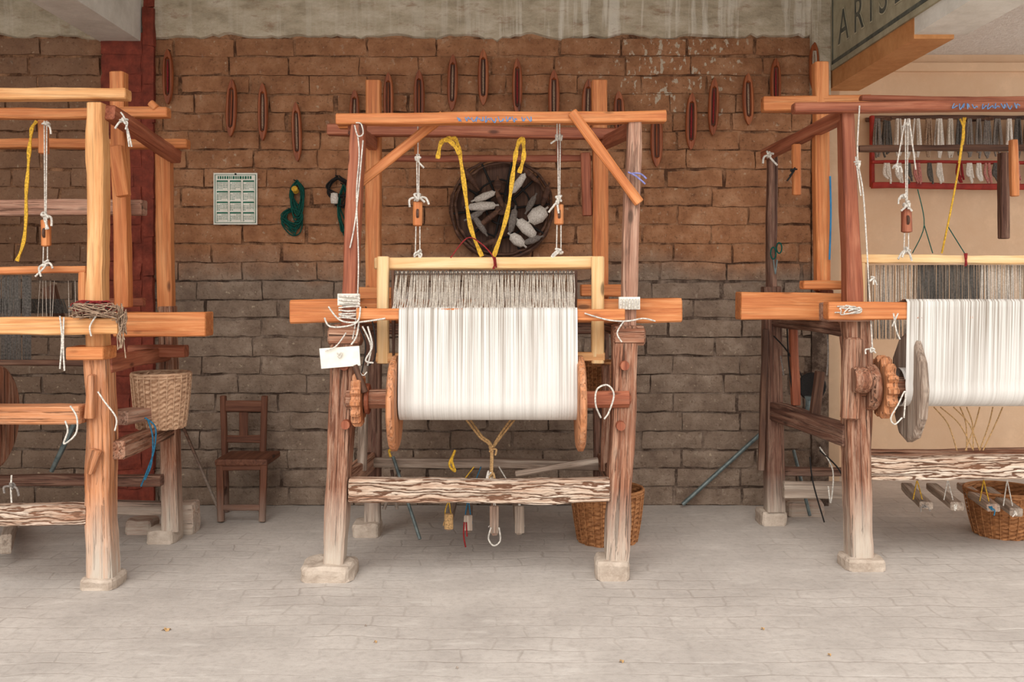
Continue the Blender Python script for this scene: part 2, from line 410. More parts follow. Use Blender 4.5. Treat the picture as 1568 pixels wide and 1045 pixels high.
# ------------------------------------------------------------------ room shell
WD=5.97
boxm('floor',-6,6,-4,7.6,-0.1,0,'floor')
XR=P(1268,0,WD).x; ZB=P(0,58,WD).z
wall=empty('wall_back',(0,WD+0.1,0))
boxm('mortar_bed',-5.2,XR,WD+0.010,WD+0.25,0,3.3,'mortar',wall)
def bricks(name,x0,x1,z0,z1,yf,bw,bh,mat,parent,gap=0.011,seed=3,prot=0.012):
    rn=random.Random(seed); v=[];f=[]; rows=int(round((z1-z0)/bh)); bh=(z1-z0)/rows
    for r in range(rows):
        x=x0-(bw*0.5 if r%2 else 0)-rn.uniform(0,0.05)
        while x<x1:
            w=bw*rn.uniform(0.86,1.12); a=max(x,x0); b=min(x+w,x1); x+=w
            if b-a<0.05: continue
            g=gap*rn.uniform(0.4,1.4); a+=g/2*rn.uniform(.6,2.2); b-=g/2; za=z0+r*bh+g/2; zb=z0+(r+1)*bh-g/2
            tilt=rn.uniform(-0.008,0.008); dz=rn.uniform(-0.003,0.003); yo=yf-prot+rn.uniform(-0.005,0.005)
            nx=max(2,int((b-a)/0.05)); nz=3; base=len(v)
            for k in range(-1,nz+2):
                for i in range(-1,nx+2):
                    ii=min(max(i,0),nx); kk=min(max(k,0),nz)
                    X=a+(b-a)*ii/nx; Z=za+(zb-za)*kk/nz+dz+tilt*(ii/nx-0.5)
                    edge=(ii in(0,nx))+(kk in(0,nz))
                    Y=yo+0.005*edge+noise.noise(Vector((X*9,Z*12,seed)))*0.010
                    if edge:
                        X+=rn.uniform(-1,1)*0.004; Z+=noise.noise(Vector((X*14,Z*16,7)))*0.009
                    if i<0 or i>nx or k<0 or k>nz: Y=yf+0.03
                    v.append((X,Y,Z))
            m=nx+3
            for k in range(nz+2):
                for i in range(nx+2):
                    p=base+k*m+i; f.append((p,p+1,p+m+1,p+m))
    return mesh(name,v,f,mat,parent)
bricks('brick_courses',-5.2,XR-0.10,0,ZB,WD+0.010,0.40,0.113,'brick',wall,gap=0.013,prot=0.016)
boxm('plaster_end_strip',XR-0.10,XR,WD-0.012,WD+0.1,0,2.3,'mortar',wall)
v=[];f=[];n=200; x0=-5.2; x1=XR
for i in range(n+1):
    X=x0+(x1-x0)*i/n
    zb=ZB+noise.noise(Vector((X*5,0,0)))*0.035+noise.noise(Vector((X*26,3,0)))*0.022
    for (y,z) in [(WD+0.02,zb),(WD-0.012,zb+0.012),(WD-0.02,zb+0.06),(WD-0.018,ZB+0.16),(WD-0.03,ZB+0.175),(WD-0.026,3.3)]:
        v.append((X,y+noise.noise(Vector((X*6,z*9,2)))*0.012,z))
for i in range(n):
    for j in range(5): f.append((i*6+j,(i+1)*6+j,(i+1)*6+j+1,i*6+j+1))
mesh('trim_concrete_band',v,f,'conc',wall)
boxm('trim_concrete_corner',XR-0.11,XR,WD-0.05,WD+0.05,2.36,3.3,'conc',wall)
cx0=P(157,0,5.95).x; cx1=P(238,0,5.95).x
colm=empty('red_column',((cx0+cx1)/2,WD-0.05,0))
boxm('column_core',cx0+0.01,cx1-0.01,WD-0.045,WD+0.01,0,ZB+0.02,'redcol',colm)
bricks('column_courses',cx0,cx1-0.07,0,ZB+0.0,WD-0.045,0.4,0.113,'redcol',colm,gap=0.008,seed=8)
bricks('column_edge_courses',cx1-0.065,cx1,0,ZB+0.4,WD-0.045,0.4,0.226,'redcol',colm,gap=0.006,seed=9)
bx0=P(157,0,WD).x;bx1=P(220,0,WD).x
boxm('trim_ceiling_beam_left',bx0,bx1,3.2,WD-0.03,P(0,66,WD).z,3.3,'whitebeam')
boxm('ceiling',-5.2,XR,3.3,WD+0.25,3.3,3.45,'roof')
CD=7.2
boxm('wall_right_bay_back',XR,5.2,CD,CD+0.15,0,3.1,'cream')
boxm('wall_return',XR,XR+0.15,WD+0.25,CD,0,3.3,'cream')
boxm('ceiling_right_bay',XR,5.2,3.3,CD+0.15,P(0,84,CD).z,P(0,84,CD).z+0.5,'stucco')
boxm('trim_ledge_right_bay',XR+0.15,5.2,CD-0.04,CD,P(0,98,CD).z-0.06,P(0,98,CD).z,'cream')
boxm('wall_left',-5.35,-5.2,3.3,WD+0.25,0,3.45,'roof')
# sign beam
sb=empty('painted_sign_beam',(XR,4.7,2.6))
sx0=XR+0.01; sx1=XR+0.20; sz=P(0,137,WD).z
boxm('beam_body',sx0,sx1,4.72,WD+0.05,sz,3.3,'signedge',sb)
boxm('beam_body_front',sx0+0.002,sx1+0.06,3.2,4.72,sz+0.02,3.3,'whitebeam',sb)
boxm('sign_panel',sx0-0.012,sx0+0.01,3.2,WD-0.06,sz+0.10,3.3,'sign',sb)
boxm('panel_lower_rule',sx0-0.015,sx0-0.01,3.25,WD-0.08,sz+0.13,sz+0.15,'letter',sb)
boxm('panel_end_rule',sx0-0.015,sx0-0.01,WD-0.10,WD-0.085,sz+0.13,3.3,'letter',sb)
def text(name,s,size,mat,parent,mtx,ext=0.001,off=0.0):
    cu=bpy.data.curves.new(name,'FONT'); cu.body=s; cu.size=size; cu.extrude=ext; cu.offset=off; cu.materials.append(M[mat])
    return link(bpy.data.objects.new(name,cu),parent,mtx)
R=Matrix(((0,0,-1),(-1,0,0),(0,1,0))).to_4x4()
for nm,mt_,o_,e_ in (('sign_lettering_outline','letterhi',0.008,0.0008),('sign_lettering','letter',0.0,0.002)):
    text(nm,'A R I S L E Ñ O S',0.27,mt_,sb,Matrix.Translation((sx0-0.0145,WD-0.20,sz+0.22))@R,e_,o_)
    text(nm+'_upper','ARTE EN LANA',0.22,mt_,sb,Matrix.Translation((sx0-0.0145,WD-0.22,sz+0.50))@R,e_,o_)

# ------------------------------------------------------------------ wall things
def shuttle(x,yt,yb,D=WD-0.040,w=15,tilt=0.0):
    a=P(x,yt,D); b=P(x,yb,D); L=a.z-b.z; wd=w/F*D/2; v=[];f=[]; n=28
    c=(a+b)/2; dep=0.022
    def hw(t): return wd*(max(0.0,1-abs(2*t-1)**2.8))**0.7+0.002
    for i in range(n+1):
        t=i/n; z=(t-0.5)*L; h=hw(t); s0=0.16<t<0.84; q=h*0.5 if s0 else 0.0008; dq=0.018 if s0 else 0.001
        ring=[(-h,dep*0.0),(-h*0.98,-dep*0.7),(-h*0.8,-dep),(-q,-dep),(-q*0.95,-dep+dq),(q*0.95,-dep+dq),(q,-dep),(h*0.8,-dep),(h*0.98,-dep*0.7),(h,0),(h*0.7,dep*0.5),(-h*0.7,dep*0.5)]
        for (xx,yy) in ring: v.append((z,yy,xx))
    m=12
    for i in range(n):
        for j in range(m): f.append((i*m+j,i*m+(j+1)%m,(i+1)*m+(j+1)%m,(i+1)*m+j))
    f.append(tuple(range(m))); f.append(tuple(n*m+j for j in range(m)))
    e=empty('weaving_shuttle',c)
    Rr=Matrix(((0,0,1),(0,1,0),(1,0,0))).to_4x4()
    B=Matrix.Translation(c)@Matrix.Rotation(tilt,4,'Y')@Rr
    mesh('hull',v,f,'shuttle',e,B)
    boxm_v=[];boxm_f=[]; box_into(boxm_v,boxm_f,-0.33*L,0.33*L,-0.0045,0.0,-wd*0.4,wd*0.4)
    mesh('slot_floor',boxm_v,boxm_f,'plainbrown',e,B)
    bv,bf=lathe_pts([(0.002,-0.3*L),(0.005,-0.26*L),(0.006,0),(0.005,0.2*L),(0.002,0.3*L)],8)
    mesh('bobbin',[(z,y-0.012,x_) for (x_,y,z) in bv],bf,random.choice(['shuttle','redyarn','ochre','ochre','brownth']),e,B)
    mesh('nail',*lathe_pts([(0,0),(0.003,0),(0.003,0.045),(0,0.045)],6),'blackrub',e,Matrix.Translation(a+Vector((0,0.036,0.0)))@Matrix.Rotation(math.radians(90),4,'X'))
    ropes('hanging_loop',[[a+Vector((0,-0.01,0.004)),a+Vector((-0.008,0,-0.03)),a+Vector((0.008,-0.0,-0.03)),a+Vector((0,-0.01,0.004))]],0.0015,'ochre',e)
for (x,t,b,tl) in [(258,76,160,0),(355,122,210,.03),(403,128,216,0),(455,157,248,-.03),(543,138,215,.02),(595,112,195,0),(642,108,195,0),(693,84,170,0.02),(740,76,162,0),(792,90,178,0),(848,108,190,0),(900,122,200,0.02),(948,140,215,-.03),(1005,172,256,0),(1058,143,230,.02),(1092,120,208,.03),(1145,113,192,-.02),(1187,90,168,0),(1246,66,140,0)]:
    shuttle(x,t,b,tilt=tl,w=random.uniform(14,18))
# calendar
D=WD-0.03
cal=empty('wall_calendar',P(360,305,D)); v=[];f=[]
a=P(327,265,D); b=P(394,344,D)
boxm('sheet',a.x,b.x,D,D+0.004,b.z,a.z,'paper',cal)
boxm('backing_board',a.x+0.02,b.x-0.02,D+0.004,WD+0.0,b.z+0.02,a.z-0.02,'paper',cal)
W_=b.x-a.x; H_=a.z-b.z; rc_=random.Random(3)
def q(u0,v0,u1,v1): box_into(v,f,a.x+u0*W_,a.x+u1*W_,D-0.0012,D+0.001,a.z-v1*H_,a.z-v0*H_)
q(0.03,0.03,0.97,0.04);q(0.03,0.96,0.97,0.97);q(0.03,0.03,0.045,0.97);q(0.955,0.03,0.97,0.97)
u=0.1
while u<0.88:
    w0=rc_.uniform(0.02,0.05); q(u,0.062,u+w0,0.118); u+=w0+0.018
for c_ in range(3):
    for r in range(4):
        w0=0.145+r*0.205; u=0.075+c_*0.30
        q(u,w0,u+0.255,w0+0.03); q(u,w0,u+0.006,w0+0.185); q(u+0.249,w0,u+0.255,w0+0.185)
        for rr in range(5):
            for cc in range(7):
                if (rr==0 and cc<c_+r) or (rr==4 and cc>3-r): continue
                q(u+0.014+cc*0.034,w0+0.045+rr*0.028,u+0.014+cc*0.034+rc_.uniform(0.012,0.022),w0+0.045+rr*0.028+0.014)
mesh('printed_months',v,f,'green',cal)
mesh('nail',*lathe_pts([(0,0),(0.006,0),(0.006,0.006),(0,0.006)],8),'blackrub',cal,Matrix.Translation(P(361,267,D))@Matrix.Rotation(math.radians(90),4,'X'))
def hank(name,x,yt,yb,wpx,mat,n=12,D=WD-0.035,r=0.004,parent=None):
    e=parent or empty(name,P(x,(yt+yb)/2,D)); L=[]; rn=random.Random(int(x))
    for i in range(n):
        t0=yt+rn.uniform(0,6); b0=yb-rn.uniform(0,(yb-yt)*0.45); w=wpx*rn.uniform(0.25,0.5)
        o=rn.uniform(-0.02,0.02)
        pts=[P(x+rn.uniform(-2,2),t0,D+o),P(x+w,t0+(b0-t0)*0.35,D+o),P(x+w*rn.uniform(.2,.9),b0-3,D+o),P(x+rn.uniform(-6,6),b0,D+o),P(x-w,t0+(b0-t0)*0.55,D+o),P(x-w*0.7,t0+(b0-t0)*0.2,D+o),P(x,t0,D+o)]
        L.append(pts)
    ropes('loops',L,r,mat,e)
    mesh('nail',*lathe_pts([(0,0),(0.004,0),(0.004,0.09),(0,0.09)],8),'blackrub',e,Matrix.Translation(P(x,yt+3,WD+0.02))@Matrix.Rotation(math.radians(90),4,'X'))
    return e
h1=hank('twine_hank',455,275,345,22,'teal',12)
hank('x',447,318,362,34,'teal',12,parent=h1)
v,f=lathe_pts([(0,-0.02),(0.018,-0.02),(0.013,0),(0.018,0.02),(0,0.02)],12)
mesh('yellow_spool',v,f,'ystrap',h1,Matrix.Translation(P(452,291,WD-0.08))@Matrix.Rotation(1.3,4,'X'))
h2=hank('rope_coil',518,268,318,40,'blackrub',7)
hank('x',526,280,372,20,'teal',6,parent=h2)
mesh('white_spool',*lathe_pts([(0,-0.035),(0.02,-0.03),(0.024,0),(0.02,0.03),(0,0.035)],14),'whiteyarn',h2,Matrix.Translation(P(512,304,WD-0.07)))
# bobbin wheel
c=P(768,320,WD-0.10); wh=empty('bobbin_wheel',c)
def ring(c,r,n=48,wob=0.0):
    return [c+Vector((math.cos(2*math.pi*i/n)*(r+random.uniform(-wob,wob)),random.uniform(-wob,wob),math.sin(2*math.pi*i/n)*(r+random.uniform(-wob,wob)))) for i in range(n+1)]
ropes('rim',[ring(c,0.295,48,0.004),ring(c+Vector((0,0.03,0)),0.30,48,0.006),ring(c,0.27,48,0.006)],0.009,'dark',wh)
ropes('inner_ring',[ring(c,0.17,36,0.004),ring(c,0.09,24)],0.006,'blackrub',wh)
ropes('spokes',[[c+Vector((math.cos(a)*0.03,0,math.sin(a)*0.03)),c+Vector((math.cos(a+.1)*0.29,0.0,math.sin(a+.1)*0.29))] for a in [i*math.pi/5 for i in range(10)]],0.007,'blackrub',wh)
disc('backing',c+Vector((0,0.05,0)),0.285,0.02,'dark',wh,axis='Y')
disc('hub',c,0.04,0.06,'dark',wh,axis='Y')
for (x,y,ang,L,rr,mt) in [(742,301,1.2,.13,.023,'whiteyarn'),(738,316,1.5,.16,.028,'whiteyarn'),(727,330,1.1,.1,.02,'greyyarn'),(794,281,.6,.13,.024,'whiteyarn'),(762,284,0,.07,.028,'dark'),(823,330,.9,.12,.05,'whiteyarn'),(806,350,-.8,.14,.036,'whiteyarn'),(792,368,-.9,.10,.034,'whiteyarn'),(765,362,.5,.16,.022,'dark'),(735,345,-.6,.12,.02,'greyyarn'),(835,300,.3,.12,.02,'dark'),(712,300,.2,.12,.018,'dark'),(785,338,.2,.14,.024,'greyyarn'),(748,335,.9,.14,.02,'dark'),(815,368,1.2,.1,.022,'greyyarn'),(813,312,.5,.1,.02,'greyyarn'),(765,305,-.4,.1,.018,'dark'),(750,372,1.2,.1,.02,'dark'),(722,275,-.6,.12,.018,'dark'),(812,268,-.8,.12,.018,'dark')]:
    v,f=lathe_pts([(0,-L/2-.02),(0.006,-L/2-.02),(0.006,-L/2),(rr*.7,-L/2+.01),(rr,0),(rr*.75,L/2-.01),(0.006,L/2),(0.006,L/2+.02),(0,L/2+.02)],14)
    mesh('bobbin',v,f,mt,wh,Matrix.Translation(P(x,y,WD-0.14))@Matrix.Rotation(ang,4,'Y'),True)

# ------------------------------------------------------------------ baskets
def basket(name,c,rb,rt,h,mat,rows=22,n=56,th=0.008):
    v=[];f=[]
    for side in (0,1):
        b=len(v)
        for k in range(rows+1):
            t=k/rows
            for i in range(n):
                a=2*math.pi*i/n; s=1 if ((i//2+k)%2) else -1
                R_=rb+(rt-rb)*t**0.8+0.004*s-(th if side else 0)
                v.append((c[0]+R_*math.cos(a),c[1]+R_*math.sin(a),c[2]+t*h))
        for k in range(rows):
            for i in range(n):
                p=b+k*n+i; q_=b+k*n+(i+1)%n; qd=(p,q_,q_+n,p+n); f.append(qd if not side else qd[::-1])
    b1=(rows+1)*n
    f.append(tuple(range(n-1,-1,-1)))
    f.append(tuple(b1+i for i in range(n)))
    for i in range(n): f.append((rows*n+i,rows*n+(i+1)%n,b1+rows*n+(i+1)%n,b1+rows*n+i))
    e=empty(name,c)
    mesh('woven_body',v,f,mat,e)
    C=Vector(c)
    ropes('rim',[[C+Vector((math.cos(2*math.pi*i/32)*(rt-0.002),math.sin(2*math.pi*i/32)*(rt-0.002),h+dz)) for i in range(33)] for dz in (0,-0.014)],0.008,mat,e)
    ropes('stakes',[[C+Vector((math.cos(a)*(rb+0.005),math.sin(a)*(rb+0.005),0.004)),C+Vector((math.cos(a)*(rb+(rt-rb)*.57+0.006),math.sin(a)*(rb+(rt-rb)*.57+0.006),h*.5)),C+Vector((math.cos(a)*(rt+0.005),math.sin(a)*(rt+0.005),h))] for a in [2*math.pi*i/24 for i in range(24)]],0.003,mat,e)
    return e
Db=5.17
cc=P(930,0,Db); basket('wicker_basket',(cc.x,Db,0.0),0.15,0.186,0.27,'basketB')
Db=4.95
cc=P(247,0,Db); zt=P(0,572,Db).z; zb=P(0,655,Db).z
bA=basket('yarn_basket',(cc.x,Db,zb),0.112,0.14,zt-zb,'basketA')
Db=5.3; cc=P(1535,0,Db); basket('wicker_basket',(cc.x,Db,0.0),0.14,0.19,0.24,'basketB')

# ------------------------------------------------------------------ small chair
ch=empty('child_chair',(P(373,0,5.65).x,5.65,0)); D0=5.55; D1=5.80
pb('leg_front_left',339,798,337,705,D0,10,0.035,'plainbrown',ch)
pb('leg_front_right',402,798,405,705,D0,10,0.035,'plainbrown',ch)
pb('leg_back_left',346,784,342,607,D1,9,0.03,'plainbrown',ch)
pb('leg_back_right',401,784,405,607,D1,9,0.03,'plainbrown',ch)
a=P(332,0,D0).x; b=P(412,0,D0).x; z=P(0,703,D0).z
beam('seat',((a+b)/2,D0-0.02,z-0.018),((a+b)/2,D1+0.01,z-0.018),0.034,b-a,'plainbrown',ch)
pb('top_rail',345,622,403,622,D1,17,0.02,'plainbrown',ch)
pb('lower_rail',345,672,403,672,D1,12,0.02,'plainbrown',ch)
pb('back_splat',373,632,373,668,D1,13,0.014,'plainbrown',ch)
pb('front_stretcher',341,777,401,777,D0,9,0.02,'plainbrown',ch)
pb('seat_apron',341,716,403,716,D0,11,0.02,'plainbrown',ch)
pb('side_stretcher_left',340,760,345,748,D0,8,0.02,'plainbrown',ch,D1=D1)
pb('side_stretcher_right',402,760,401,748,D0,8,0.02,'plainbrown',ch,D1=D1)
ropes('metal_pole',[[P(1045,773,5.9),P(1165,664,5.93)]],0.013,'metal',smooth=False)
ropes('metal_pole',[[P(281,655,5.92),P(338,788,5.7)]],0.009,'dark',smooth=False)
ropes('metal_pole',[[P(1215,690,5.8),P(1240,790,5.6)]],0.010,'metal',smooth=False)

# ------------------------------------------------------------------ cloth roll
def cloth(parent,xa,xb,top,roll_c,roll_r,name='warp_cloth'):
    prof=[(top[0]+0.10,top[1]-0.01),(top[0]+0.04,top[1]+0.004),(top[0]+0.01,top[1]+0.005),(top[0]-0.008,top[1]-0.008)]
    yt,zt=roll_c[0]-roll_r,roll_c[1]+roll_r*0.25
    for i in range(1,14):
        t=i/14; prof.append((top[0]-0.008+(yt-top[0]+0.008)*t,top[1]-0.008+(zt-top[1]+0.008)*t))
    for i in range(0,22):
        a=math.radians(165+i*16.5)
        prof.append((roll_c[0]+math.cos(a)*roll_r,roll_c[1]+math.sin(a)*roll_r))
    n=240; v=[];f=[]; m=len(prof)
    for i in range(n+1):
        u=i/n; rnd=random.uniform(-1,1)
        for k,(y,z) in enumerate(prof):
            X=xa+(xb-xa)*u
            v.append((X,y+0.0026*rnd*(1 if k<18 else 0.5)+noise.noise(Vector((X*12,z*2,0)))*0.004,z))
    for i in range(n):
        for k in range(m-1): f.append((i*m+k,(i+1)*m+k,(i+1)*m+k+1,i*m+k+1))
    mesh(name,v,f,'cloth',parent,smooth=True)

# ------------------------------------------------------------------ CENTRE LOOM
DF=4.55; DB=5.3
L=empty('floor_loom',(P(735,0,4.9).x,4.9,0))
rough_block('foot_block_left',465,545,859,884,DF,0.22,'block',L,j=0.01)
rough_block('foot_block_right',911,962,852,881,DF,0.17,'block',L)
rough_block('foot_block_back_left',542,584,797,820,DB,0.16,'block',L)
rough_block('foot_block_back_right',900,940,797,820,DB,0.16,'block',L)
pb('leg_front_left_lower',514,862,529,500,DF,31,0.13,'leg',L,w2=39,rough=0.004,bev=0.012)
pb('leg_front_left_upper',534,510,549,186,DF,23,0.09,'red',L,w2=20,rough=0.003)
pb('leg_front_right_lower',943,860,958,500,DF,34,0.13,'leg',L,w2=38,rough=0.004,bev=0.012)
pb('leg_front_right_upper',962,510,971,186,DF,23,0.09,'greypost',L,w2=21,rough=0.003)
pb('joint_collar_left',508,514,551,514,DF,30,0.14,'leg',L,bev=0.015)
pb('joint_collar_right',940,514,983,514,DF,30,0.14,'leg',L,bev=0.015)
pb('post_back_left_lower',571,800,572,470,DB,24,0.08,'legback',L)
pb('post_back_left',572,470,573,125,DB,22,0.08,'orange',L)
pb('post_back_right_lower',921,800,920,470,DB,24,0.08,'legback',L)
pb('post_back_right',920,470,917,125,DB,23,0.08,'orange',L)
pb('top_beam_front',517,184,1018,180,DF-0.02,17,0.08,'orange',L)
pb('top_beam_rear',503,199,962,206,DB-0.12,17,0.07,'red',L)
pb('top_beam_knot_end',520,187,560,187,DB-0.5,20,0.06,'orange',L)
pb('side_rail_top_left',540,196,572,222,DF,20,0.05,'red',L,D1=DB)
pb('side_rail_top_right',972,196,922,222,DF,20,0.05,'red',L,D1=DB)
pb('side_post_inner_right',897,235,900,330,DB,14,0.05,'red',L)
pb('high_cross_rail',590,243,905,243,DB+0.05,10,0.04,'red',L)
pb('brace_left',680,178,547,284,DF+0.075,15,0.03,'orange',L)
pb('brace_right',876,172,979,310,DF-0.075,15,0.03,'orange',L)
pb('thick_cross_beam',449,477,1040,475,4.70,36,0.13,'orange',L,bev=0.008)
pb('back_cross_beam',545,449,600,449,DB-0.1,18,0.12,'orange',L)
pb('back_cross_beam_right',890,445,950,445,DB-0.1,18,0.12,'orange',L)
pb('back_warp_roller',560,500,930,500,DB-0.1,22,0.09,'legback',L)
pb('breast_beam',548,481,955,482,DF-0.07,18,0.06,'orange',L)
pb('side_rail_mid_left',532,505,572,490,DF,26,0.06,'leg',L,D1=DB)
pb('side_rail_mid_right',962,505,920,490,DF,26,0.06,'leg',L,D1=DB)
pb('side_rail_low_left',520,745,568,705,DF,28,0.06,'leg',L,D1=DB)
pb('side_rail_low_right',950,745,922,705,DF,28,0.06,'leg',L,D1=DB)
pb('low_front_rail',536,751,932,751,DF-0.03,35,0.07,'crack',L,rough=0.004)
pb('low_back_rail',558,708,920,712,DB-0.05,14,0.06,'grey',L)
pb('slack_stick',790,726,915,705,4.75,8,0.03,'grey',L)
pb('post_mid_left',555,720,558,560,4.95,13,0.05,'grey',L)
pb('post_mid_right',926,720,928,560,4.95,13,0.05,'leg',L)
# beater frame
pb('beater_top',575,404,923,402,4.66,18,0.05,'light',L,rough=0.001)
pb('beater_top_inner',596,411,906,410,4.69,6,0.03,'light',L,rough=0.001)
pb('beater_left',587,394,587,556,4.62,18,0.045,'light',L,rough=0.001)
pb('beater_right',915,394,915,556,4.62,19,0.045,'light',L,rough=0.001)
pb('beater_bottom_left',577,548,614,548,4.62,14,0.045,'yellow',L)
pb('beater_bottom_right',880,546,925,546,4.62,14,0.045,'yellow',L)
pb('reed_frame_left',603,415,603,550,4.60,5,0.02,'dark',L)
pb('reed_frame_right',881,415,881,550,4.60,5,0.02,'dark',L)
xa=P(606,0,4.60).x; xb=P(879,0,4.60).x
z1=P(0,416,4.60).z; z0=P(0,560,4.62).z; zm=P(0,474,4.5).z
threads('heddle_cords',xa,xb,[(4.58,z1),(4.54,(z1+zm)/2),(4.49,zm-0.01)],120,0.0022,'greyth',L,0.6,0.06,1,0.001)
threads('heddle_cords_rear',xa,xb,[(4.61,z1),(4.60,(z1+zm)/2),(4.58,zm)],90,0.0018,'brownth',L,0.6,0.1,2)
threads('reed_warp',xa,xb,[(4.62,P(0,440,4.6).z),(4.56,zm+0.04),(4.48,zm+0.0)],170,0.0018,'whiteyarn',L,0.7,0.05,3,0.002)
threads('warp_sheet',xa,xb,[(4.52,zm),(4.9,zm+0.005),(5.2,zm+0.02)],150,0.0012,'whiteyarn',L,0.5,0.05,4)
LL=[]; rr=random.Random(5)
for i in range(46):
    x=606+i*6+rr.uniform(-1,1); LL.append([P(x-2,421,4.55),P(x,415,4.54),P(x+2,421,4.55)])
ropes('heddle_loops',LL,0.0018,'greyth2',L)
ropes('heddle_bar',[[P(604,420,4.565),P(881,419,4.565)]],0.0025,'dark',L,smooth=False)
cb=4.50; rz=P(0,611,cb).z
cloth(L,P(611,0,4.45).x,P(884,0,4.45).x,(DF-0.10,P(0,473,4.46).z),(cb+0.0,rz),0.095)
disc('roller_core',Vector((P(747,0,cb).x,cb,rz)),0.08,0.80,'red',L,n=24)
disc('flange_left',Vector((P(605,0,cb).x,cb,rz-0.02)),0.215,0.036,'legor',L,n=36,jit=0.01)
disc('flange_right',Vector((P(888,0,cb).x,cb,rz-0.02)),0.215,0.036,'legor',L,n=36,jit=0.01)
beam('roller_axle_left',(P(532,0,cb).x,cb,rz),(P(602,0,cb).x,cb,rz),0.085,0.085,'leg',L,bev=0.02)
beam('roller_axle_right',(P(892,0,cb).x,cb,rz),(P(962,0,cb).x,cb,rz),0.075,0.075,'red',L,bev=0.02)
disc('ratchet_wheel',Vector((P(550,0,cb).x,cb-0.02,rz+0.0)),0.122,0.045,'legor',L,teeth=14)
disc('ratchet_collar',Vector((P(563,0,cb).x,cb,rz)),0.07,0.02,'red',L,n=20)
pb('pawl',545,560,560,600,DF-0.12,9,0.03,'dark',L)
for (x,y) in [(528,560),(530,650),(956,560),(950,652)]:
    c=P(x,y,DF-0.075); disc('peg',c,0.022,0.05,'red',L,n=12,axis='Y')
def pulley(x,y0,yk,yp,y1,D,par,mat='orange'):
    ropes('harness_cord',[[P(x-2,y0,D),P(x-1,yk,D)],[P(x+2,y0,D),P(x+1,yk,D)]],0.003,'wstring',par,smooth=False)
    knot('cord_knot',x,y0+6,D-0.05,0.018,'wstring',par,1)
    knot('cord_knot',x,yk,D-0.02,0.022,'wstring',par,3)
    pb('pulley_block',x,yk+8,x,yp,D,14,0.035,mat,par,bev=0.01)
    disc('pulley_sheave',P(x,(yk+8+yp)/2,D-0.0),0.028,0.012,'dark',par,n=16)
    ropes('pulley_cord',[[P(x-3,yp-4,D),P(x-4,y1,D)],[P(x+3,yp-4,D),P(x+3,y1,D)]],0.0028,'wstring',par,smooth=False)
    knot('lower_knot',x,y1-4,D-0.03,0.02,'wstring',par,3)
pb('hanger_stick_left',639,212,640,236,4.7,9,0.025,'orange',L)
pulley(640,236,302,345,392,4.68,L)
pb('hanger_stick_right',855,212,856,240,4.7,9,0.025,'red',L)
pulley(856,205,306,343,390,4.68,L)
ropes('harness_cord_top',[[P(640,185,4.62),P(640,240,4.68)],[P(853,178,4.5),P(853,215,4.6)],[P(857,178,4.5),P(857,215,4.6)]],0.003,'wstring',L,smooth=False)
def strap(pts,D,w,mat,par,name='strap'):
    v=[];f=[]; pp=smoothpts([P(x,y,D+dd) for (x,y,dd) in pts],6); n=len(pp)
    for i,p in enumerate(pp):
        t=(pp[min(i+1,n-1)]-pp[max(i-1,0)]).normalized(); s=Vector((0,1,0)).cross(t).normalized()*w/2
        o=Vector((0,0.002,0)); k=1+0.25*math.sin(i*1.3)
        v+= [p-s*k,p+s*k+o*2*math.sin(i),p+s*k+o*3,p-s*k+o*3]
    for i in range(n-1):
        for j in range(4): f.append((i*4+j,i*4+(j+1)%4,i*4+4+(j+1)%4,i*4+4+j))
    f.append((0,1,2,3)); f.append(((n-1)*4,(n-1)*4+3,(n-1)*4+2,(n-1)*4+1))
    return mesh(name,v,f,mat,par)
strap([(670,243,0),(676,218,0),(690,212,0),(700,218,0),(708,262,0),(720,345,0.02),(738,393,0.04)],4.62,0.018,'ystrap',L,'yellow_strap_left')
strap([(680,214,-.01),(692,219,-.02),(704,236,-.01)],4.61,0.018,'ystrap',L,'yellow_strap_wrap')
strap([(795,265,0),(802,240,0),(800,212,0),(792,225,0),(786,262,0),(776,330,0.02),(756,393,0.04)],4.62,0.018,'ystrap',L,'yellow_strap_right')
ropes('red_cord',[[P(690,395,4.6),P(715,365,4.62),P(735,372,4.62),P(754,392,4.6),P(757,412,4.6)]],0.003,'redyarn',L)
ropes('red_tie',[[P(755,394,4.61),P(758,403,4.62),P(755,412,4.62)],[P(758,394,4.61),P(760,410,4.62)]],0.004,'redyarn',L)
ropes('post_strings',[[P(543,192,4.49),P(548,208,4.48),P(556,205,4.48),P(553,190,4.49),P(545,188,4.49)],
 [P(548,208,4.49),P(550,240,4.49),P(546,300,4.49),P(549,400,4.49),P(546,480,4.49),P(540,520,4.48)],
 [P(556,215,4.49),P(545,330,4.49),P(536,380,4.49)]],0.0032,'wstring',L)
W2=[]
for i in range(9):
    y=452+i*4.5; W2.append([P(519,y+random.uniform(-2,2),4.49),P(534,y+random.uniform(-3,3),4.475),P(551,y+random.uniform(-2,2),4.49)])
W2.append([P(503,470,4.45),P(520,490,4.44),P(545,494,4.44),P(590,488,4.43)])
W2.append([P(497,487,4.45),P(505,500,4.44),P(530,500,4.44),P(548,492,4.43),P(552,470,4.44)])
W2.append([P(550,492,4.44),P(546,515,4.44),P(538,528,4.44)]); W2.append([P(555,500,4.44),P(568,530,4.44),P(563,560,4.45)])
ropes('lashing_left',W2,0.004,'wstring',L)
W3=[]
for i in range(7):
    x=950+i*4.5; W3.append([P(x,456,4.58),P(x+1,460,4.475),P(x,474,4.47)])
W3.append([P(895,480,4.44),P(930,490,4.44),P(960,492,4.44),P(985,488,4.44),P(1003,492,4.46)])
W3.append([P(955,492,4.44),P(945,510,4.44),P(952,524,4.44)])
ropes('lashing_right',W3,0.0035,'wstring',L)
